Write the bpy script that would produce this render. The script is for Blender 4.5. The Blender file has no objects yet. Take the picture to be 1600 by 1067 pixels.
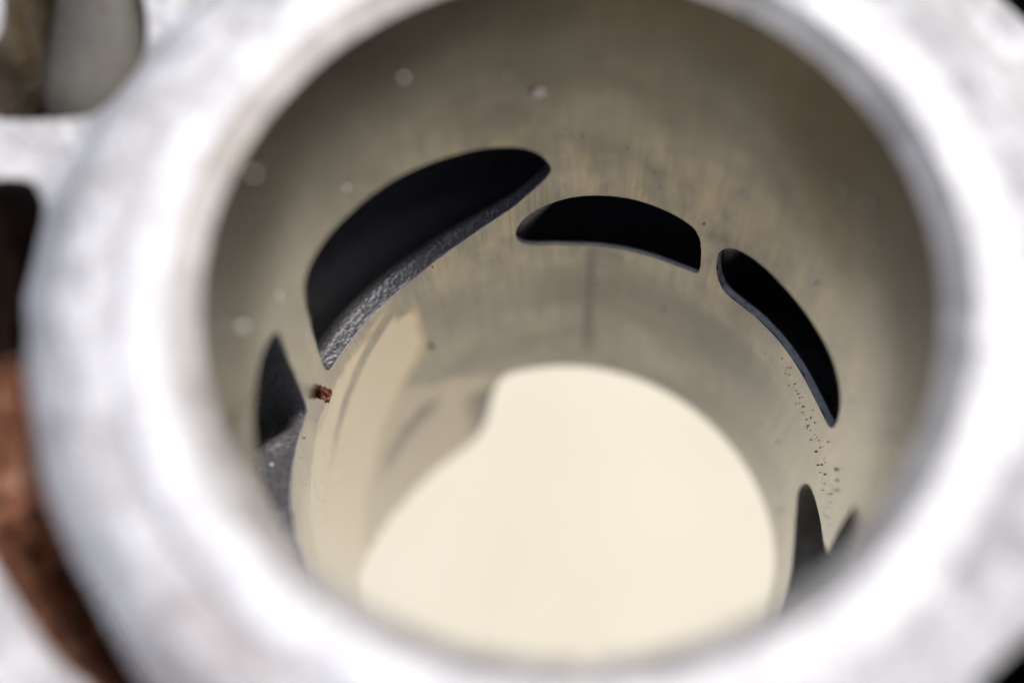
import bpy, bmesh, math, random
from mathutils import Vector, Matrix, noise
from mathutils.geometry import delaunay_2d_cdt

# ---------------------------------------------------------------- camera, light, exposure
R = 0.027                      # bore radius in metres; all shapes below are written in bore radii
sc = bpy.context.scene
col = sc.collection
cam_d = bpy.data.cameras.new('camera')
cam = bpy.data.objects.new('camera', cam_d); col.objects.link(cam)
CAM = Vector((0, -1.5855, 3.6189)) * R
cam.matrix_world = Matrix.Translation(CAM) @ Matrix.Rotation(.37411, 4, 'X') @ Matrix.Rotation(.03763, 4, 'Y') @ Matrix.Rotation(.00928, 4, 'Z')
cam_d.sensor_width = 36; cam_d.lens = 36 * 2286 / 1600
cam_d.clip_start = 0.005; cam_d.clip_end = 50
cam_d.dof.use_dof = True
cam_d.dof.focus_distance = 5.74 * R
cam_d.dof.aperture_fstop = 7.0
cam_d.dof.aperture_blades = 0
sc.camera = cam

SUN_EL, SUN_AZ = math.radians(66), math.radians(74)      # azimuth from +Y towards +X
w = bpy.data.worlds.new('World'); sc.world = w; w.use_nodes = True
nt = w.node_tree
sky = nt.nodes.new('ShaderNodeTexSky'); sky.sky_type = 'NISHITA'; sky.sun_disc = False
sky.sun_elevation = SUN_EL; sky.sun_rotation = SUN_AZ
sky.air_density = 1.0; sky.dust_density = 6.0; sky.ozone_density = 1.0
nt.links.new(sky.outputs[0], nt.nodes['Background'].inputs[0])
nt.nodes['Background'].inputs[1].default_value = 0.15
sun_d = bpy.data.lights.new('sun', 'SUN'); sun = bpy.data.objects.new('sun', sun_d); col.objects.link(sun)
sun_d.energy = 1.0; sun_d.angle = math.radians(8); sun_d.color = (1, .97, .93)
sd = Vector((math.sin(SUN_AZ) * math.cos(SUN_EL), math.cos(SUN_AZ) * math.cos(SUN_EL), math.sin(SUN_EL)))
sun.rotation_euler = sd.to_track_quat('Z', 'Y').to_euler()
sc.view_settings.view_transform = 'Standard'; sc.view_settings.look = 'None'
sc.view_settings.exposure = 0.16; sc.view_settings.gamma = 1
sc.cycles.max_bounces = 16; sc.cycles.glossy_bounces = 12; sc.cycles.diffuse_bounces = 6
sc.cycles.caustics_reflective = True
sc.cycles.blur_glossy = 0.3
sc.cycles.sample_clamp_indirect = 8

# ---------------------------------------------------------------- helpers
def S(p): return (p[0] * R, p[1] * R, p[2] * R)

def tag(o, label=None, cat=None, group=None, kind=None):
    if label: o['label'] = label
    if cat: o['category'] = cat
    if group: o['group'] = group
    if kind: o['kind'] = kind
    return o

def mesh_obj(name, verts, faces, mat, parent=None, smooth=True, normals=None):
    me = bpy.data.meshes.new(name)
    me.from_pydata([S(v) for v in verts], [], faces); me.validate(); me.update()
    me.materials.append(mat)
    me.polygons.foreach_set('use_smooth', [smooth] * len(me.polygons))
    if normals: me.normals_split_custom_set_from_vertices(normals)
    o = bpy.data.objects.new(name, me); col.objects.link(o)
    if parent: o.parent = parent
    return o

def smooth_loop(pts, step, sharp=()):
    """closed Catmull-Rom through pts, resampled about every step; points in sharp stay corners"""
    n = len(pts); out = []
    for i in range(n):
        p0, p1, p2, p3 = (Vector(pts[(i + k) % n]) for k in (-1, 0, 1, 2))
        if i in sharp: p0 = p1 * 2 - p2
        if (i + 1) % n in sharp: p3 = p2 * 2 - p1
        m = max(1, int(round((p2 - p1).length / step)))
        for k in range(m):
            t = k / m
            out.append(0.5 * ((2 * p1) + (p2 - p0) * t + (2 * p0 - 5 * p1 + 4 * p2 - p3) * t * t + (3 * p1 - p0 - 3 * p2 + p3) * t ** 3))
    return out

def inside(p, poly):
    x, y = p[0], p[1]; c = False; j = len(poly) - 1
    for i in range(len(poly)):
        a, b = poly[i], poly[j]
        if (a[1] > y) != (b[1] > y) and x < (b[0] - a[0]) * (y - a[1]) / (b[1] - a[1]) + a[0]: c = not c
        j = i
    return c

def near(p, poly, d):
    for a in poly:
        if abs(a[0] - p[0]) < d and abs(a[1] - p[1]) < d: return True
    return False

def sheet(outer, holes, grid, d):
    """triangulated sheet in 2-D with real holes: returns points and triangles"""
    pts = []; edges = []
    for loop in [outer] + holes:
        s = len(pts); pts += [Vector(p[:2]) for p in loop]
        edges += [(s + i, s + (i + 1) % len(loop)) for i in range(len(loop))]
    pts += [Vector(g) for g in grid if inside(g, outer) and not any(inside(g, h) for h in holes) and not any(near(g, l, d) for l in [outer] + holes)]
    v, e, f, *_ = delaunay_2d_cdt(pts, edges, [], 0, 1e-6)
    keep = []
    for t in f:
        c = sum((Vector(v[i]) for i in t), Vector((0, 0))) / len(t)
        if inside(c, outer) and not any(inside(c, h) for h in holes): keep.append(list(t))
    return v, keep

def lathe(profile, seg, r_fn=None):
    vs, fs = [], []
    for i in range(seg):
        a = 2 * math.pi * i / seg
        for j, (r, z) in enumerate(profile):
            dr, dz = r_fn(a, j) if r_fn else (0, 0)
            vs.append(((r + dr) * math.sin(a), (r + dr) * math.cos(a), z + dz))
    m = len(profile)
    for i in range(seg):
        k = (i + 1) % seg
        for j in range(m - 1): fs.append((i * m + j, i * m + j + 1, k * m + j + 1, k * m + j))
    return vs, fs

def fbm(p, o=4): return noise.fractal(Vector(p), 1.0, 2.0, o)

# ---------------------------------------------------------------- materials
def mat(name):
    m = bpy.data.materials.new(name); m.use_nodes = True
    return m, m.node_tree, m.node_tree.nodes['Principled BSDF']
def node(t, typ, **kw):
    n = t.nodes.new(typ)
    for k, v in kw.items():
        if k in n.inputs.keys(): n.inputs[k].default_value = v
        else: setattr(n, k, v)
    return n
def coords(t, scale=(1, 1, 1)):
    tc = node(t, 'ShaderNodeTexCoord'); mp = node(t, 'ShaderNodeMapping')
    mp.inputs['Scale'].default_value = [s / R for s in scale]
    t.links.new(tc.outputs['Object'], mp.inputs[0]); return mp.outputs[0]
def noise_n(t, vec, scale, detail=4, rough=.55, dist=0):
    n = node(t, 'ShaderNodeTexNoise', Scale=scale, Detail=detail, Roughness=rough, Distortion=dist)
    t.links.new(vec, n.inputs['Vector']); return n.outputs['Fac']
def ramp(t, fac, stops):
    r = node(t, 'ShaderNodeValToRGB'); e = r.color_ramp.elements
    while len(e) < len(stops): e.new(.5)
    for el, (p, c) in zip(e, stops):
        el.position = p; el.color = (c, c, c, 1) if isinstance(c, (int, float)) else (*c, 1)
    t.links.new(fac, r.inputs[0]); return r.outputs[0]
def mix(t, fac, a, b, blend='MIX'):
    m = node(t, 'ShaderNodeMix', data_type='RGBA', blend_type=blend)
    for s, v in ((m.inputs[0], fac), (m.inputs[6], a), (m.inputs[7], b)):
        if hasattr(v, 'is_output'): t.links.new(v, s)
        else: s.default_value = v if isinstance(v, (int, float)) else (*v, 1)
    return m.outputs[2]
def math_n(t, op, a, b=0.0, clamp=False):
    m = node(t, 'ShaderNodeMath', operation=op, use_clamp=clamp)
    for s, v in ((m.inputs[0], a), (m.inputs[1], b)):
        if hasattr(v, 'is_output'): t.links.new(v, s)
        else: s.default_value = v
    return m.outputs[0]
def bump(t, h, strength, dist, b):
    n = node(t, 'ShaderNodeBump'); n.inputs['Strength'].default_value = strength
    n.inputs['Distance'].default_value = dist * R
    t.links.new(h, n.inputs['Height']); t.links.new(n.outputs[0], b.inputs['Normal'])

# polished, slightly stained bore plating: streaks run along the bore (texture laid on angle and height)
M_bore, t, b = mat('plated_bore')
tc = node(t, 'ShaderNodeTexCoord'); sp = node(t, 'ShaderNodeSeparateXYZ'); t.links.new(tc.outputs['Object'], sp.inputs[0])
ang = math_n(t, 'ARCTAN2', sp.outputs[0], sp.outputs[1]); zz = math_n(t, 'DIVIDE', sp.outputs[2], R)
cb = node(t, 'ShaderNodeCombineXYZ'); t.links.new(ang, cb.inputs[0]); t.links.new(zz, cb.inputs[1]); uv = cb.outputs[0]
def uvmap(sx, sy):
    mp = node(t, 'ShaderNodeMapping'); mp.inputs['Scale'].default_value = (sx, sy, 1); t.links.new(uv, mp.inputs[0]); return mp.outputs[0]
streak = noise_n(t, uvmap(26, 2.2), 1, 6, .6)
fine = noise_n(t, uvmap(120, 9), 1, 4, .6)
blotch = noise_n(t, uvmap(2.2, 2.6), 1, 5, .6, .4)
warm = noise_n(t, uvmap(5, 1.6), 1, 4, .6)
deg = math_n(t, 'MULTIPLY', ang, 180 / math.pi)
wob = math_n(t, 'SUBTRACT', noise_n(t, uvmap(9, 9), 1, 4, .6), .5)
def step(x, lo, hi):                      # 0 below lo, 1 above hi
    m = node(t, 'ShaderNodeMapRange', interpolation_type='SMOOTHSTEP'); m.inputs['From Min'].default_value = lo; m.inputs['From Max'].default_value = hi
    t.links.new(x, m.inputs[0]); return m.outputs[0]
def mul(*a):
    o = a[0]
    for x in a[1:]: o = math_n(t, 'MULTIPLY', o, x)
    return o
def inv(x): return math_n(t, 'SUBTRACT', 1.0, x)
def lin(ka, a, kb, b_, c_):               # ka*a + kb*b + c
    return math_n(t, 'ADD', math_n(t, 'ADD', math_n(t, 'MULTIPLY', a, ka), math_n(t, 'MULTIPLY', b_, kb)), c_)
base = mix(t, ramp(t, blotch, [(.3, 0), (.7, 1)]), (.078, .072, .059), (.238, .220, .182))
base = mix(t, math_n(t, 'MULTIPLY', ramp(t, streak, [(.42, 0), (.66, 1)]), .5), base, (.080, .070, .054))
mid_zone = mul(step(zz, -2.2, -1.8), inv(step(zz, -1.0, -.8)))
base = mix(t, mul(ramp(t, warm, [(.45, 0), (.62, 1)]), mid_zone, .55), base, (.34, .28, .18))
ticks = ramp(t, noise_n(t, uvmap(75, 1.6), 1, 3, .6), [(.52, 0), (.68, 1)])
base = mix(t, mul(ticks, mid_zone, .45), base, (.028, .022, .015))
mouth_band = step(math_n(t, 'ADD', zz, math_n(t, 'MULTIPLY', wob, .5)), -.85, -.35)      # darker brown band towards the mouth
base = mix(t, mul(mouth_band, .6), base, (.05, .044, .036))
# dull smudged band low on the far wall
zw = lin(1.0, zz, .25, wob, 0.0)
smudge = mul(step(zw, -2.7, -2.35), inv(step(zw, -2.25, -2.0)), step(deg, -25, 5), inv(step(deg, 55, 80)))
base = mix(t, mul(smudge, ramp(t, blotch, [(.3, .3), (.6, 1)]), .7), base, (.040, .034, .026))
# pale patch with a grey line under the two left ports
dw = lin(1.0, deg, 5.0, wob, 0.0)
pale_patch = mul(inv(step(dw, -41.5, -38)), inv(step(zw, -1.92, -1.84)))
low_edge = lin(1.0, zz, -.022, deg, 1.58)            # falls as the angle goes left
pale_patch = mul(pale_patch, step(math_n(t, 'ADD', low_edge, math_n(t, 'MULTIPLY', wob, .3)), -.12, .1))
zc = lin(1.0, zz, -.0115, deg, 1.355)
grey_line = mul(inv(step(math_n(t, 'ABSOLUTE', math_n(t, 'ADD', zc, math_n(t, 'MULTIPLY', wob, .06))), .045, .075)), inv(step(deg, -45, -42)), step(deg, -82, -76))
pale_patch = mul(pale_patch, inv(grey_line), inv(mul(step(dw, -47, -44), step(zw, -2.03, -1.97))))
rim = mul(pale_patch, inv(pale_patch), 3.0)
base = mix(t, mul(pale_patch, .75), base, (.55, .49, .38))
base = mix(t, math_n(t, 'MINIMUM', rim, .3), base, (.42, .28, .12))
tl = lin(1.0, zz, .0205, deg, 3.72)
pale = mul(inv(step(math_n(t, 'ADD', tl, math_n(t, 'MULTIPLY', wob, .3)), -.06, .05)), inv(step(deg, -24, -19)))
base = mix(t, mul(pale, inv(pale_patch), .42), base, (.52, .45, .34))
# oil smears on the skirt tongue
tong = mul(step(dw, -34, -27), inv(step(deg, -22, -19)), inv(step(zw, -3.45, -3.35)))
base = mix(t, mul(tong, .95), base, (.04, .033, .024))
sm = math_n(t, 'ABSOLUTE', lin(1.0, zz, -.004, deg, 3.02))
smear = mul(inv(step(math_n(t, 'ADD', sm, math_n(t, 'MULTIPLY', wob, .25)), .05, .16)), inv(step(deg, -44, -36)), step(deg, -68, -58))
base = mix(t, mul(smear, .95), base, (.05, .043, .032))
# long dark scratch stain under the middle transfer port
d = math_n(t, 'ABSOLUTE', math_n(t, 'SUBTRACT', ang, math.radians(5.6)))
d = math_n(t, 'ADD', d, math_n(t, 'MULTIPLY', math_n(t, 'SUBTRACT', noise_n(t, uvmap(40, 14), 1, 3), .5), .012))
line = ramp(t, math_n(t, 'MULTIPLY', d, 18), [(.2, 1), (.62, 0)])
zr = node(t, 'ShaderNodeMapRange'); zr.inputs['From Min'].default_value = -3.12; zr.inputs['From Max'].default_value = -1.88; t.links.new(zz, zr.inputs[0])
zband = ramp(t, zr.outputs[0], [(.0, 0), (.16, 1), (.62, .9), (.99, .55), (1.0, 0)])
base = mix(t, math_n(t, 'MULTIPLY', line, math_n(t, 'MULTIPLY', zband, .9)), base, (.022, .018, .013))
t.links.new(base, b.inputs['Base Color'])
b.inputs['Metallic'].default_value = 1
b.inputs['Coat Weight'].default_value = .36; b.inputs['Coat IOR'].default_value = 1.5; b.inputs['Coat Roughness'].default_value = .1
t.links.new(ramp(t, math_n(t, 'ADD', math_n(t, 'MULTIPLY', blotch, .5), math_n(t, 'MULTIPLY', streak, .5)), [(.3, .08), (.7, .22)]), b.inputs['Roughness'])
def hone(rot):
    mp = node(t, 'ShaderNodeMapping'); mp.inputs['Rotation'].default_value = (0, 0, math.radians(rot)); t.links.new(uv, mp.inputs[0])
    m2 = node(t, 'ShaderNodeMapping'); m2.inputs['Scale'].default_value = (2.5, 150, 1); t.links.new(mp.outputs[0], m2.inputs[0])
    return noise_n(t, m2.outputs[0], 1, 2, .6)
hatch = math_n(t, 'MULTIPLY', math_n(t, 'ADD', hone(28), hone(-28)), .6)
bump(t, math_n(t, 'ADD', math_n(t, 'ADD', math_n(t, 'MULTIPLY', fine, .5), streak), hatch), .32, .004, b)

# rough cast aluminium inside the ports, darkened by soot
M_cast, t, b = mat('sooty_cast_aluminium')
c = coords(t); n1 = noise_n(t, c, 95, 4, .65, .1); n2 = noise_n(t, c, 16, 3)
v = node(t, 'ShaderNodeTexVoronoi', Scale=62, feature='SMOOTH_F1'); t.links.new(c, v.inputs['Vector'])
t.links.new(mix(t, ramp(t, n1, [(.35, 0), (.65, 1)]), (.09, .094, .108), (.29, .30, .335)), b.inputs['Base Color'])
b.inputs['Metallic'].default_value = .4; b.inputs['Roughness'].default_value = .4
h = math_n(t, 'ADD', math_n(t, 'MULTIPLY', n1, .6), math_n(t, 'MULTIPLY', v.outputs['Distance'], 1.2))
bump(t, h, .7, .007, b)

# gasket face, scraped bare aluminium with pale residue
def deck_mat(name, c0, c1, c2, metal, r0, r1, sc_, spots=(), pit=0):
    m, t, b = mat(name)
    c = coords(t); n1 = noise_n(t, c, sc_, 5, .6, .5); n2 = noise_n(t, c, sc_ * 4.3, 4, .6)
    a = mix(t, ramp(t, n1, [(.38, 0), (.62, 1)]), c0, c1)
    a = mix(t, ramp(t, n2, [(.54, 0), (.70, 1)]), a, c2)
    for x, y, r, k, colr in spots:                       # old gasket stains, and shade painted as spots
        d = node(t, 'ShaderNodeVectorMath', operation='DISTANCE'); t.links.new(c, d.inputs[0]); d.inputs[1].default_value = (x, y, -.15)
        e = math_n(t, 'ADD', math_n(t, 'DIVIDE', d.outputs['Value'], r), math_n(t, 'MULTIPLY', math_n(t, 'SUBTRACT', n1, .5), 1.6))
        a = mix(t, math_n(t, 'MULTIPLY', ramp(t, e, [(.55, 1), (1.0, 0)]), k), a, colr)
    t.links.new(a, b.inputs['Base Color'])
    b.inputs['Metallic'].default_value = metal
    t.links.new(ramp(t, n1, [(.3, r0), (.7, r1)]), b.inputs['Roughness'])
    h = math_n(t, 'ADD', n1, math_n(t, 'MULTIPLY', n2, .5))
    bump(t, h, .6 + pit, .03 + pit * .03, b)
    return m
STAINS_SHADE = [(-.88, -1.0, .34, .4, (.42, .33, .29)), (-1.22, -.34, .20, .5, (.50, .50, .50)), (-1.06, .62, .20, .5, (.52, .50, .46)), (.9, .65, .2, .7, (.5, .47, .42)), (1.08, .45, .2, .7, (.5, .48, .44)), (.95, -.6, .28, .7, (.50, .50, .52)), (1.05, -.78, .22, .7, (.46, .46, .48)), (-.75, .95, .3, .3, (.7, .7, .7)), (-1.35, .26, .16, .35, (.58, .52, .46)), (-1.0, .95, .2, .35, (.56, .54, .5)), (1.3, .1, .25, .6, (.52, .52, .54)), (1.2, -.3, .2, .5, (.55, .55, .58)), (1.2, .85, .2, .5, (.55, .54, .52))]  # includes painted shade: lower-left spot, and right-hand spots dimming the sunlit side
M_deck = deck_mat('scraped_gasket_face', (.66, .66, .665), (.92, .93, .95), (.54, .52, .49), .12, .35, .6, 8, STAINS_SHADE, .7)
M_ring = deck_mat('machined_sealing_face', (.74, .745, .75), (.95, .96, .97), (.60, .59, .57), .15, .3, .5, 7, (), .3)
M_chamfer = deck_mat('machined_chamfer', (.36, .345, .32), (.52, .51, .49), (.30, .285, .26), .4, .4, .55, 6)
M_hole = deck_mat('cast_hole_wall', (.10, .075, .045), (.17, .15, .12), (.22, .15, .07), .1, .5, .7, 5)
M_intake = deck_mat('lightened_intake_wall', (.34, .33, .29), (.48, .48, .46), (.26, .22, .16), .3, .5, .7, 5)  # paler colour stands in for light entering through the open intake
M_stud = deck_mat('dull_steel', (.095, .093, .080), (.15, .148, .132), (.11, .085, .05), .1, .7, .85, 3)
M_edge = deck_mat('worn_port_edge', (.72, .74, .78), (.88, .90, .94), (.30, .29, .28), .1, .3, .5, 34)
M_body = deck_mat('cast_body', (.42, .42, .42), (.55, .55, .55), (.35, .34, .32), .4, .5, .7, 5)

M_rust, t, b = mat('rusty_scale')
c = coords(t); n1 = noise_n(t, c, 13, 6, .7, .3); n2 = noise_n(t, c, 30, 4, .7)
a = ramp(t, n1, [(.36, (.02, .010, .009)), (.44, (.20, .07, .04)), (.53, (.60, .25, .12)), (.64, (.85, .60, .45))])
a = mix(t, ramp(t, n2, [(.55, 0), (.66, 1)]), a, (.80, .42, .26))
a = mix(t, ramp(t, n2, [(.38, 1), (.46, 0)]), a, (.03, .013, .012))
t.links.new(a, b.inputs['Base Color']); b.inputs['Roughness'].default_value = .6
bump(t, math_n(t, 'ADD', n1, n2), .9, .05, b)

M_jacket, t, b = mat('stained_shaded_jacket_wall')
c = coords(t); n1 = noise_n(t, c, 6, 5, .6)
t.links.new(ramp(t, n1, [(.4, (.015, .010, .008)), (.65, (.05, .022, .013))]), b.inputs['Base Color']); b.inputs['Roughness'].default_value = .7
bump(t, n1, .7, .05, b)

M_ground, t, b = mat('cream_surface')
c = coords(t); n1 = noise_n(t, c, .35, 5, .55)
t.links.new(ramp(t, n1, [(.35, (.61, .57, .445)), (.65, (.65, .61, .48))]), b.inputs['Base Color']); b.inputs['Roughness'].default_value = .7

def plain(name, colr, rough=.5, metal=0):
    m, t, b = mat(name); b.inputs['Roughness'].default_value = rough; b.inputs['Metallic'].default_value = metal
    c = coords(t); n1 = noise_n(t, c, 60, 2)
    t.links.new(mix(t, n1, tuple(x * .75 for x in colr), colr), b.inputs['Base Color']); return m
M_dust = plain('pale_dust', (.97, .97, .95), .5, 0)
M_white = plain('chalky_white', (.92, .94, .98), .5)
M_grit = plain('black_grit', (.035, .028, .022), .7)
M_flake_metal = plain('pink_metal_flake', (.98, .86, .90), .3, .9)

# ---------------------------------------------------------------- port outlines: (angle in degrees from +Y towards +X, height)
EXH = [(-3.8,-1.195),(-5.9,-1.097),(-9.0,-1.035),(-12.4,-1.003),(-18.4,-.968),(-24,-.951),(-33.7,-.919),(-41.2,-.903),(-48.6,-.899),(-55.1,-.893),(-60.6,-.911),(-64.6,-.965),(-66.6,-1.077),(-67.4,-1.21),(-68.1,-1.334),(-68.6,-1.471),(-68.8,-1.61),(-68.2,-1.695),(-66.3,-1.735),(-61,-1.751),(-51,-1.76),(-39.3,-1.752),(-30,-1.695),(-21.4,-1.612),(-13.4,-1.501),(-7.8,-1.367),(-4.6,-1.27)]
MID = [(-12.2,-1.73),(-11.4,-1.651),(-9,-1.569),(-4.6,-1.497),(1.4,-1.436),(8.2,-1.403),(14.5,-1.393),(20.7,-1.402),(25.6,-1.422),(28.8,-1.452),(30.5,-1.51),(31.5,-1.611),(32.1,-1.75),(31.6,-1.815),(29.2,-1.833),(23.7,-1.849),(18.4,-1.852),(11.8,-1.86),(5.4,-1.867),(-1,-1.871),(-8,-1.855),(-11.2,-1.804)]
RIGHT = [(35.5,-1.551),(36.4,-1.487),(38.3,-1.433),(40.8,-1.401),(46,-1.378),(52.7,-1.370),(59,-1.359),(65.2,-1.345),(71.3,-1.332),(76,-1.343),(79.6,-1.382),(82,-1.452),(82.8,-1.55),(82.1,-1.627),(79.7,-1.683),(73.1,-1.745),(64.8,-1.772),(58.2,-1.787),(50.4,-1.806),(42.9,-1.832),(38.8,-1.818),(36.4,-1.72),(35.6,-1.63)]
LOW = [(-77,-.906),(-81,-.847),(-85,-.812),(-90.4,-.790),(-95.7,-.765),(-102.8,-.72),(-110.9,-.69),(-120,-.70),(-127,-.78),(-130.5,-.95),(-130.5,-1.15),(-126,-1.28),(-117,-1.31),(-105.6,-1.38),(-96.8,-1.483),(-90,-1.554),(-84.3,-1.608),(-80.6,-1.635),(-79,-1.60),(-78.2,-1.429),(-77.6,-1.212),(-76.8,-1.0)]
INTAKE = [(83.1,-2.315),(82.6,-2.464),(85.4,-2.571),(90.3,-2.676),(97.9,-2.731),(106,-2.74),(125,-2.74),(139,-2.66),(145,-2.4),(146,-1.9),(145,-1.35),(139,-1.05),(130,-.80),(119,-.78),(112,-.95),(106.8,-1.129),(107.1,-1.214),(107.7,-1.372),(109.3,-1.475),(110.9,-1.545),(104.0,-1.81),(96,-2.0),(89.2,-2.125),(85.6,-2.20)]
def port(pts, sharp=()):                  # ground by hand: the edge wanders a little and has small nicks
    out = []
    for q in smooth_loop([(math.radians(a), z) for a, z in pts], .014, sharp):
        n_ = noise.noise_vector(Vector((q.x * 14, q.y * 14, 1))) * .0022 + noise.noise_vector(Vector((q.x * 55, q.y * 55, 2))) * .0016
        out.append(Vector((q.x + n_.x, q.y + n_.y)))
    return out
P_EXH, P_MID, P_RIGHT, P_LOW, P_INT = port(EXH), port(MID), port(RIGHT), port(LOW, (0,)), port(INTAKE, (INTAKE.index((110.9,-1.545)), INTAKE.index((106.8,-1.129))))

BOTTOM = [(-180,-3.3),(-120,-3.3),(-100,-3.32),(-94,-3.40),(-86,-3.58),(-78,-3.78),(-70,-3.92),(-60,-4.06),(-50,-4.13),(-40,-4.16),(-33,-4.15),(-29,-4.07),(-26,-3.92),(-23.5,-3.68),(-21.8,-3.45),(-20,-3.34),(-17,-3.30),(0,-3.3),(40,-3.3),(80,-3.27),(87,-3.28),(91,-3.33),(95,-3.44),(99,-3.46),(104,-3.42),(110,-3.31),(116,-3.3),(180,-3.3)]
def z_bottom(deg):
    for (a, z0), (b_, z1) in zip(BOTTOM, BOTTOM[1:]):
        if a <= deg <= b_: 
            k = (deg - a) / (b_ - a); k = k * k * (3 - 2 * k); return z0 + (z1 - z0) * k
    return -3.3

# ---------------------------------------------------------------- the cylinder
cyl = bpy.data.objects.new('engine_cylinder', None); col.objects.link(cyl)
tag(cyl, 'bare aluminium engine cylinder seen down its open bore with dark ports', 'engine cylinder')

# bore wall: sheet in (angle, height) wrapped round the bore, ports cut through it
PI = math.pi
bot = [(math.radians(a), z_bottom(a)) for a in [-180 + i * 1.5 for i in range(241)]]
outer = bot + [(PI - i * PI / 120, 0.0) for i in range(241)]
outer = [p for i, p in enumerate(outer) if i == 0 or (Vector(p) - Vector(outer[i - 1])).length > 1e-6]
# side edges at the seam get matching heights
seam = [-.3 * k for k in range(1, 11)]
outer = bot + [(PI, z) for z in reversed(seam)] + [(PI - i * PI / 120, 0.0) for i in range(241)] + [(-PI, z) for z in seam]
grid = [(math.radians(-178.5 + 3 * i), -.1 - .1 * k) for i in range(120) for k in range(42)]
v2, f2 = sheet(outer, [P_EXH, P_MID, P_RIGHT, P_LOW, P_INT], grid, .03)
vs = [(math.sin(p[0]), math.cos(p[0]), p[1]) for p in v2]
nr = [(-math.sin(p[0]), -math.cos(p[0]), 0) for p in v2]
fs = []
for tr in f2:
    a, b_, c_ = (Vector(vs[i]) for i in tr[:3]); n_ = (b_ - a).cross(c_ - a)
    fs.append(tr if n_.dot(Vector((a.x, a.y, 0))) < 0 else tr[::-1])
mesh_obj('bore_wall', vs, fs, M_bore, cyl, True, nr)

# liner rim under the bore: end face and outside of the skirt
vs, fs = [], []
N = 240
for i in range(N):
    a = -180 + i * 1.5; r_ = math.radians(a); zb = z_bottom(a)
    for r, z in ((1.0, zb), (1.012, zb - .012), (1.08, zb - .012), (1.09, zb), (1.09, -2.95)):
        vs.append((r * math.sin(r_), r * math.cos(r_), z))
for i in range(N):
    k = (i + 1) % N
    for j in range(4): fs.append((i * 5 + j, k * 5 + j, k * 5 + j + 1, i * 5 + j + 1))
mesh_obj('liner_skirt', vs, fs, M_body, cyl)

# port ducts: rings (radius, drop, scale); bottom edge of each keeps a narrow ledge before it falls away
def duct(name, loop, ledge, fall, label, rough=.008, m=None):
    cu = sum(p[0] for p in loop) / len(loop); cv = sum(p[1] for p in loop) / len(loop)
    zmin = min(p[1] for p in loop); zmax = max(p[1] for p in loop)
    rings = [(1.0, 0, 0), (1.007, .006, 0)] + [(1 + ledge * k, .006, 1) for k in (.2, .4, .6, .8, 1.0)]
    rings += [(1 + ledge + dr, dz, 1) for dr, dz in fall]
    n = len(loop); vs, fs = [], []
    for r, drop, wob in rings:
        for i, p in enumerate(loop):
            low = (zmax - p[1]) / (zmax - zmin)
            rr = r
            if loop is P_LOW and r > 1.007 and math.degrees(p[0]) > -90:
                rr = 1.007 + (r - 1.007) * (1 - .85 * min(1, (math.degrees(p[0]) + 90) / 7) * max(0, 1 - (r - 1 - ledge) / .25 if r > 1 + ledge else 1))
            if loop is P_EXH and r > 1.007 and math.degrees(p[0]) > -40:
                rr = 1.007 + (r - 1.007) * (1 - .5 * min(1, (math.degrees(p[0]) + 40) / 32) * max(0, 1 - (r - 1 - ledge) / .3 if r > 1 + ledge else 1))
            u = p[0] + (cu - p[0]) * (.004 if r > 1.002 else 0)
            z = p[1] - drop * (min(1, low * 1.6) if r > 1 + ledge and not m is None or rough < .005 else min(1, low * 3))
            d_ = fbm((p[0] * 9, p[1] * 9, r * 9)) * rough * wob
            vs.append((rr * math.sin(u), rr * math.cos(u), z + d_))
    for k in range(len(rings) - 1):
        for i in range(n):
            j = (i + 1) % n; fs.append((k * n + i, k * n + j, (k + 1) * n + j, (k + 1) * n + i))
    r, drop, _ = rings[-1]; s = (len(rings) - 1) * n
    vs.append((r * math.sin(cu), r * math.cos(cu), cv - drop)); c = len(vs) - 1
    for i in range(n): fs.append((s + i, s + (i + 1) % n, c))
    o = mesh_obj(name, vs, fs, m or M_cast, cyl); o['label'] = label
    o.data.materials.append(M_edge)
    for k in range(n * (6 if name == 'transfer_port' else 1)): o.data.polygons[k].material_index = 1
    bm = bmesh.new(); bm.from_mesh(o.data); bmesh.ops.recalc_face_normals(bm, faces=bm.faces)
    for f in bm.faces: f.normal_flip()
    bm.to_mesh(o.data); bm.free()
    return o
TRANS = [(.006, .006), (.014, .04), (.03, .25), (.07, .6), (.2, .9), (.45, 1.1)]
duct('exhaust_port', P_EXH, .06, [(.012, .002), (.03, .010), (.05, .028), (.075, .065), (.11, .15), (.17, .4), (.3, .75), (.6, 1.0)], 'largest dark port with a wide rough ledge along its lower edge', .004)
duct('exhaust_port', P_LOW, .12, [(.02, .006), (.05, .03), (.08, .08), (.12, .2), (.2, .5)], 'triangular dark port with a grainy grey floor beside the rust chip', .014)
duct('transfer_port', P_MID, .017, TRANS, 'black port at the middle of the far wall above a dark streak', .003)
duct('transfer_port', P_RIGHT, .032, TRANS, 'slender black port on the right of the far wall', .004)
duct('intake_port', P_INT, .09, [(.03, .01), (.1, .05), (.25, .12), (.4, .2)], 'open port at the lower right with a pointed spike of bore wall between its two lobes', .004, M_intake)

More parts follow.
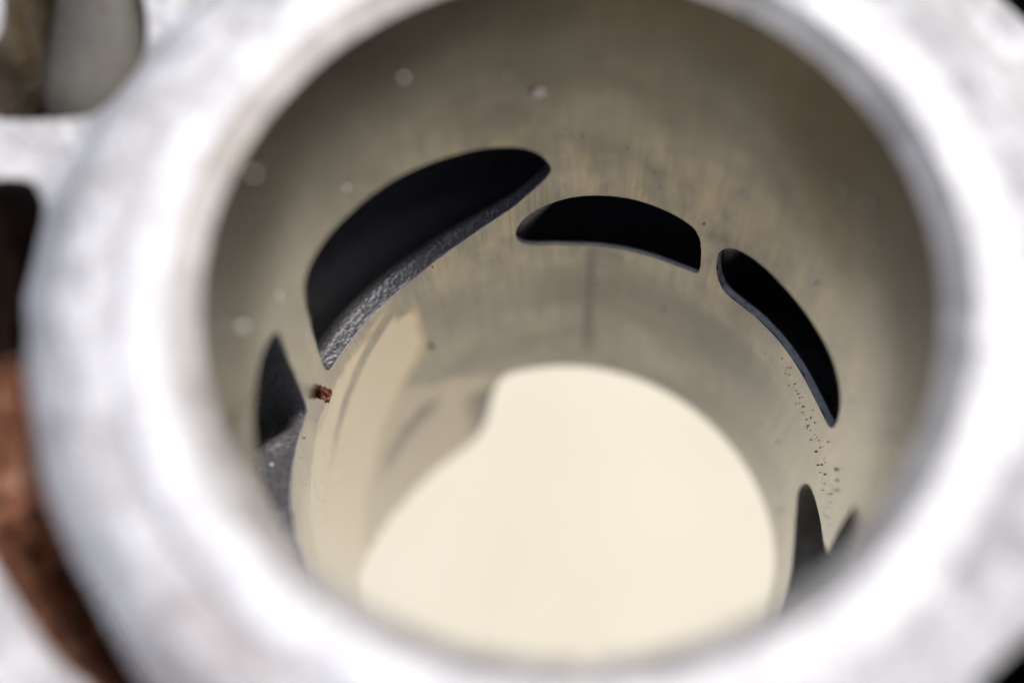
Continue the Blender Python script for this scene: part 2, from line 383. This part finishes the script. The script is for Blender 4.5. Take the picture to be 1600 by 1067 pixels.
# chamfer and raised sealing ring round the bore, uneven along its inner edge
def ring_wob(a, j):
    f = fbm((math.sin(a) * 6, math.cos(a) * 6, j * .3))
    bite = -.02 * math.exp(-((a - PI + .07) / .03) ** 2)
    return (f * .004 if j else 0, (f * .004 + bite) if j > 0 else 0)
vs, fs = lathe([(1.0, 0.0), (1.018, .010), (1.036, .024), (1.056, .040), (1.072, .051)], 360, lambda a, j: (0, 0) if j == 0 else ring_wob(a, j))
mesh_obj('bore_chamfer', vs, [f[::-1] for f in fs], M_chamfer, cyl)
vs, fs = lathe([(1.072, .051), (1.09, .055), (1.13, .055), (1.17, .055), (1.20, .053), (1.215, .044), (1.22, .03)], 360, ring_wob)
mesh_obj('sealing_ring', vs, [f[::-1] for f in fs], M_ring, cyl)

# gasket face with its openings
JACKET_L = [(-1.766,0.491),(-1.66,0.486),(-1.62,0.447),(-1.589,0.37),(-1.588,0.27),(-1.587,0.166),(-1.583,0.039),(-1.542,-0.07),(-1.531,-0.168),(-1.487,-0.276),(-1.453,-0.392),(-1.408,-0.523),(-1.349,-0.634),(-1.282,-0.742),(-1.22,-0.83),(-1.165,-0.913),(-1.114,-0.993),(-1.062,-1.065),(-0.987,-1.137),(-1.165,-1.177),(-1.287,-1.036),(-1.355,-0.986),(-1.428,-0.909),(-1.515,-0.804),(-1.582,-0.715),(-1.724,-0.514),(-1.822,-0.265),(-1.882,0.038),(-1.895,0.292),(-1.843,0.468)]
STUD = [(-1.859,1.273), (-1.841,1.148), (-1.83,1.05), (-1.842,0.989), (-1.899,0.953), (-1.947,0.858), (-1.911,0.764), (-1.799,0.706), (-1.675,0.702), (-1.574,0.707), (-1.493,0.719), (-1.422,0.752), (-1.367,0.807), (-1.35,0.908), (-1.353,1.026), (-1.379,1.149), (-1.432,1.273), (-1.532,1.362), (-1.665,1.387), (-1.791,1.362)]
JACKET_TR = [(1.325,1.248), (1.352,1.175), (1.398,1.103), (1.444,1.031), (1.501,0.914), (1.609,0.822), (1.753,1.032), (1.709,1.322), (1.478,1.447)]
JACKET_BR = [(1.003,-1.039), (1.034,-1.003), (1.085,-0.961), (1.143,-0.911), (1.205,-0.864), (1.277,-0.776), (1.453,-0.757), (1.501,-0.928), (1.381,-1.08), (1.138,-1.12)]
holes = [smooth_loop(h, .03) for h in (JACKET_L, STUD, JACKET_TR, JACKET_BR)]
ring_hole = [(1.22 * math.sin(2 * PI * i / 180), 1.22 * math.cos(2 * PI * i / 180)) for i in range(180)]
OUT = smooth_loop([(-2.1,-1.5),(-2.15,0),(-2.1,1.5),(-1.6,2.05),(0,2.1),(1.6,2.05),(2.1,1.5),(2.15,0),(2.1,-1.5),(1.6,-2.05),(0,-2.1),(-1.6,-2.05)], .08)
grid = [(-2.1 + .05 * i, -2.1 + .05 * j) for i in range(85) for j in range(85)]
v2, f2 = sheet([tuple(p) for p in OUT], [ring_hole] + [[tuple(p) for p in h] for h in holes], grid, .02)
def deck_z(p):
    r = math.hypot(p[0], p[1]); k = min(1, max(0, (r - 1.33) / .34)); k = k * k * (3 - 2 * k)
    return .036 - .38 * k + (.018 * fbm((p[0] * 3.5, p[1] * 3.5, 3)) * min(1, k * 3)) - (.012 if r < 1.2205 else 0)
vs = [(p[0], p[1], deck_z(p)) for p in v2]
fs = [f if (Vector(v2[f[1]]) - Vector(v2[f[0]])).cross(Vector(v2[f[2]]) - Vector(v2[f[0]])) > 0 else f[::-1] for f in f2]
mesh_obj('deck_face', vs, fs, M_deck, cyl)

def well(name, loop, depth, m_wall, label, wob=.03, bowl=False):
    n = len(loop); cx = sum(p[0] for p in loop) / n; cy = sum(p[1] for p in loop) / n
    prof = [(0, 0), (.006, .012), (.010, .04), (.012, .12)] + [(.012 + .01 * k, .12 + (depth - .12) * k / 8) for k in range(1, 9)]
    if bowl: prof = prof[:4] + [(0.012 + .32 * (1 - math.cos(k * PI / 16)), .12 + (depth - .12) * math.sin(k * PI / 16)) for k in range(1, 9)]
    vs, fs = [], []
    for g, dz in prof:
        for i, p in enumerate(loop):
            f = fbm((p[0] * 6, p[1] * 6, dz * 5)) * min(dz * .25, wob)
            q = Vector((p[0] - cx, p[1] - cy)); q *= (1 + f - 2.4 * g) if bowl else 1 + (f - g) / max(q.length, .1)
            vs.append((cx + q.x if dz else p[0], cy + q.y if dz else p[1], deck_z(p) * (1 - min(1, dz / .3)) - .38 * min(1, dz / .3) - dz))
    for k in range(len(prof) - 1):
        for i in range(n):
            j = (i + 1) % n; fs.append((k * n + i, (k + 1) * n + i, (k + 1) * n + j, k * n + j))
    vs.append((cx, cy, -.38 - depth)); s = (len(prof) - 1) * n
    for i in range(n): fs.append((s + i, s + (i + 1) % n, len(vs) - 1))
    o = mesh_obj(name, vs, fs, m_wall, cyl); o['label'] = label
    return o
jl = well('coolant_passage', holes[0], 1.5, M_rust, 'long dark coolant passage at the left, clogged with rust')
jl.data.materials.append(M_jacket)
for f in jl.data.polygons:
    if f.center.y > -.02 * R: f.material_index = 1  # near-black wall colour paints in the shade at this end of the slot
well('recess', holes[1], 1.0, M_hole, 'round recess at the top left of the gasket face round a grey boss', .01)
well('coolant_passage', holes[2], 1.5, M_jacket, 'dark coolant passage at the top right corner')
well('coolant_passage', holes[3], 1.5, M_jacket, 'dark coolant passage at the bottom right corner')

vs, fs = lathe([(.0001, 0), (.04, .004), (.08, .022), (.115, .052), (.14, .09), (.156, .135), (.165, .2), (.166, .3), (.166, 1.0)], 48)
mesh_obj('casting_boss', [(x * 1.15 - 1.555, z + .735, y - .56) for x, y, z in vs], fs, M_stud, cyl)['label'] = 'dull grey rounded boss inside the top left recess'
# rust packed in the left passage
def rust_h(x, y):
    k = 1 / (1 + math.exp(-(.0 - y) / .02)) * (1 / (1 + math.exp((-.58 + .25 * (x + 1.6) - y) / .015)))
    lumps = .06 * fbm((x * 9, y * 9, 0), 5) + .16 * max(0, fbm((x * 20, y * 20, 4), 4))
    return -1.7 + (1.7 - .47) * k + lumps
X0, Y0, WX, WY = -2.0, -1.3, 1.1, 1.9
nx, ny = 100, 170
vs = [(X0 + WX * i / nx, Y0 + WY * j / ny, rust_h(X0 + WX * i / nx, Y0 + WY * j / ny)) for j in range(ny + 1) for i in range(nx + 1)]
fs = [(j * (nx + 1) + i, j * (nx + 1) + i + 1, (j + 1) * (nx + 1) + i + 1, (j + 1) * (nx + 1) + i) for j in range(ny) for i in range(nx)]
cells = [f for f in fs if inside((sum(vs[i][0] for i in f) / 4, sum(vs[i][1] for i in f) / 4), holes[0])]
used = sorted({i for f in cells for i in f}); ix = {v: k for k, v in enumerate(used)}
o = mesh_obj('rust_deposit', [vs[i] for i in used], [tuple(ix[i] for i in f) for f in cells], M_rust, jl)
o['label'] = 'orange brown rust scale filling the coolant passage'

# outside of the casting and its base
n = len(OUT); vs = []
prof = [(0, .0), (.02, -.46), (.02, -1.4), (-.04, -1.45), (-.04, -2.75), (.12, -2.8), (.12, -3.0)]
for g, z in prof:
    for p in OUT:
        q = Vector(p); q *= 1 + g / q.length
        vs.append((q.x, q.y, deck_z(p) if z == 0 else z))
fs = [(k * n + i, k * n + (i + 1) % n, (k + 1) * n + (i + 1) % n, (k + 1) * n + i) for k in range(len(prof) - 1) for i in range(n)]
s = (len(prof) - 1) * n; b0 = len(vs)
for p in OUT:
    q = Vector(p).normalized() * 1.088; vs.append((q.x, q.y, -3.0))
fs += [(s + i, s + (i + 1) % n, b0 + (i + 1) % n, b0 + i) for i in range(n)]
mesh_obj('casting_body', vs, [f[::-1] for f in fs], M_body, cyl)

# ---------------------------------------------------------------- surface far below
g = mesh_obj('ground', [(-120, -120, -20), (120, -120, -20), (120, 120, -20), (-120, 120, -20)], [(0, 1, 2, 3)], M_ground)
tag(g, 'pale cream surface seen through the bottom of the bore', None, None, 'structure')

# ---------------------------------------------------------------- loose bits
def on_wall(deg, z, lift=0.0):
    a = math.radians(deg); return Vector(((1 - lift) * math.sin(a), (1 - lift) * math.cos(a), z))
def rock(name, m, centre, size, seed, sub=2, jag=.35, flat=(1, 1, 1)):
    bm = bmesh.new(); bmesh.ops.create_icosphere(bm, subdivisions=sub, radius=1)
    rng = random.Random(seed)
    for v in bm.verts:
        d_ = 1 + jag * fbm((v.co.x * 1.6 + seed, v.co.y * 1.6, v.co.z * 1.6), 4) + rng.uniform(-jag, jag) * .3
        v.co = Vector((v.co.x * flat[0], v.co.y * flat[1], v.co.z * flat[2])) * d_ * size * R
    me = bpy.data.meshes.new(name); bm.to_mesh(me); bm.free(); me.materials.append(m)
    o = bpy.data.objects.new(name, me); col.objects.link(o); o.location = centre * R
    return o
# rust chip stuck to the bridge between the two left ports
M_chip, t, b = mat('rust_chip')
c = coords(t); n1 = noise_n(t, c, 38, 4, .6, .5)
t.links.new(ramp(t, n1, [(.36, (.05, .018, .014)), (.5, (.16, .055, .04)), (.6, (.45, .19, .09)), (.7, (.62, .42, .36))]), b.inputs['Base Color']); b.inputs['Roughness'].default_value = .45
bump(t, n1, .8, .02, b)
chip = rock('rust_chip', M_chip, on_wall(-72.8, -1.735, .016), .027, 5, 3, .45, (.9, 1, 1.25))
tag(chip, 'small orange brown rust chip stuck on the bore wall between the two left ports', 'rust chip')
fl = rock('metal_flake', M_flake_metal, on_wall(-6.1, -.651, .006), .022, 9, 2, .2, (1.4, .35, .7)); fl.rotation_euler = (0, 0, math.radians(6.1))
tag(fl, 'tiny blurred pinkish flake high on the far bore wall above the ports', 'flake')
gn = rock('pale_grain', M_dust, Vector((-1.085, -.06, -1.535)), .011, 4, 1, .3)
tag(gn, 'tiny pale grain lying on the grainy floor of the triangular left port', 'grain')
gl = rock('pale_fleck', M_white, on_wall(12.4, -3.235, .004), .010, 7, 2, .3)
tag(gl, 'tiny pale bluish fleck on the far bottom edge of the bore', 'fleck')

def scatter(name, m, spots, label, size=1.0, flat=False):
    bm = bmesh.new(); rng = random.Random(3)
    for deg, z, r in spots:
        if any(inside((math.radians(deg), z), q) for q in (P_EXH, P_MID, P_RIGHT, P_LOW, P_INT)): continue
        r *= size
        p = on_wall(deg, z, r * .5) * R; n0 = len(bm.verts)
        res = bmesh.ops.create_icosphere(bm, subdivisions=1, radius=1)
        k = r * R * rng.uniform(.75, 1.25)
        if flat:                                  # thin flakes lying open to the mouth of the bore
            n_ = (Vector((rng.uniform(-.5, .5), rng.uniform(-.5, .5), 2.5)) * R - p).normalized(); q_ = n_.to_track_quat('Z', 'Y')
            for v in res['verts']: v.co = p + q_ @ Vector((v.co.x, v.co.y, v.co.z * .2)) * k
        else:
            for v in res['verts']: v.co = p + v.co * k
    me = bpy.data.meshes.new(name); bm.to_mesh(me); bm.free(); me.materials.append(m)
    for f in me.polygons: f.use_smooth = True
    o = bpy.data.objects.new(name, me); col.objects.link(o); tag(o, label, None, None, 'stuff'); return o
DUST = [(-85.7,-.505,.026),(-31.4,-.333,.017),(-11.5,-.524,.014),(-1.8,-.751,.014),(-14.7,-.74,.012),(-.5,-.914,.012),(2.7,-.971,.013),(12,-1.006,.015),(20.4,-.749,.012),(18.2,-1.146,.009),(19.8,-1.244,.007),(64.2,-.365,.02),(57.7,-.48,.016),(71,-.39,.015),(60.5,-1.088,.012),(99.6,-.741,.018),(-72.5,-.793,.014),(-48.1,-.725,.014),(-66.3,-.126,.016),(36.9,-.999,.010),
        (8.9,-2.355,.008),(7.7,-2.242,.007),(9.9,-1.93,.005),(11.6,-1.93,.003),(12.9,-1.964,.003),(6.1,-1.958,.004),(16.3,-1.918,.004),(25,-2.337,.008),(27.9,-2.079,.003),(54.2,-2.016,.007),(60.7,-1.871,.003),(37.9,-1.692,.003),(36.7,-2.412,.007)]
rng = random.Random(11)
DUST = [(a_, z_, r_ * .8) for a_, z_, r_ in DUST]
DUST += [(rng.uniform(8, 58), rng.gauss(-2.03, .07), rng.uniform(.0015, .003)) for _ in range(60)]
DUST += [(rng.uniform(-60, 90), rng.uniform(-2.9, -.3), rng.uniform(.002, .004)) for _ in range(12)]
scatter('dust', M_dust, DUST, 'fine pale dust specks clinging to the bore wall', .65, True)
GRIT = [(65.6,-1.947),(66.7,-1.936),(67.6,-1.932),(70.7,-1.942),(74.7,-1.983),(76.1,-1.967),(73.9,-1.826),(76.3,-1.861),(79.3,-1.886),(80.4,-1.868),(81.3,-1.964),(84.3,-1.975),(85.5,-1.903),(88.4,-1.861),(90.1,-1.887),(93.2,-1.838),(94.4,-1.765),(98.9,-1.808),(102.5,-1.688),(73.4,-1.969),(65.5,-1.911),(62.6,-1.85),(59.2,-1.88),(-33,-1.743),(-85,-1.664),(-89.7,-1.651),(-93.5,-1.789),(15.9,-1.954),(83.3,-1.245)]
G = [(a, z, rng.uniform(.0018, .0042)) for a, z in GRIT]
G += [(-37.6,-2.505,.009),(91.3,-1.624,.006),(93.8,-1.614,.004),(96.3,-1.593,.005),(68,-2.549,.005),(79.5,-2.981,.007),(60.7,-2.629,.004),(30.8,-1.377,.004)]
G += [(rng.gauss(70, 6), rng.gauss(-1.94, .05), rng.uniform(.0012, .003)) for _ in range(28)]
G += [(rng.gauss(92, 6), rng.gauss(-1.82, .08), rng.uniform(.0012, .003)) for _ in range(16)]
G += [(rng.uniform(-95, -70), rng.uniform(-2.4, -1.75), rng.uniform(.001, .002)) for _ in range(25)]
scatter('grit', M_grit, G, 'fine black grit specks on the right side of the bore wall')
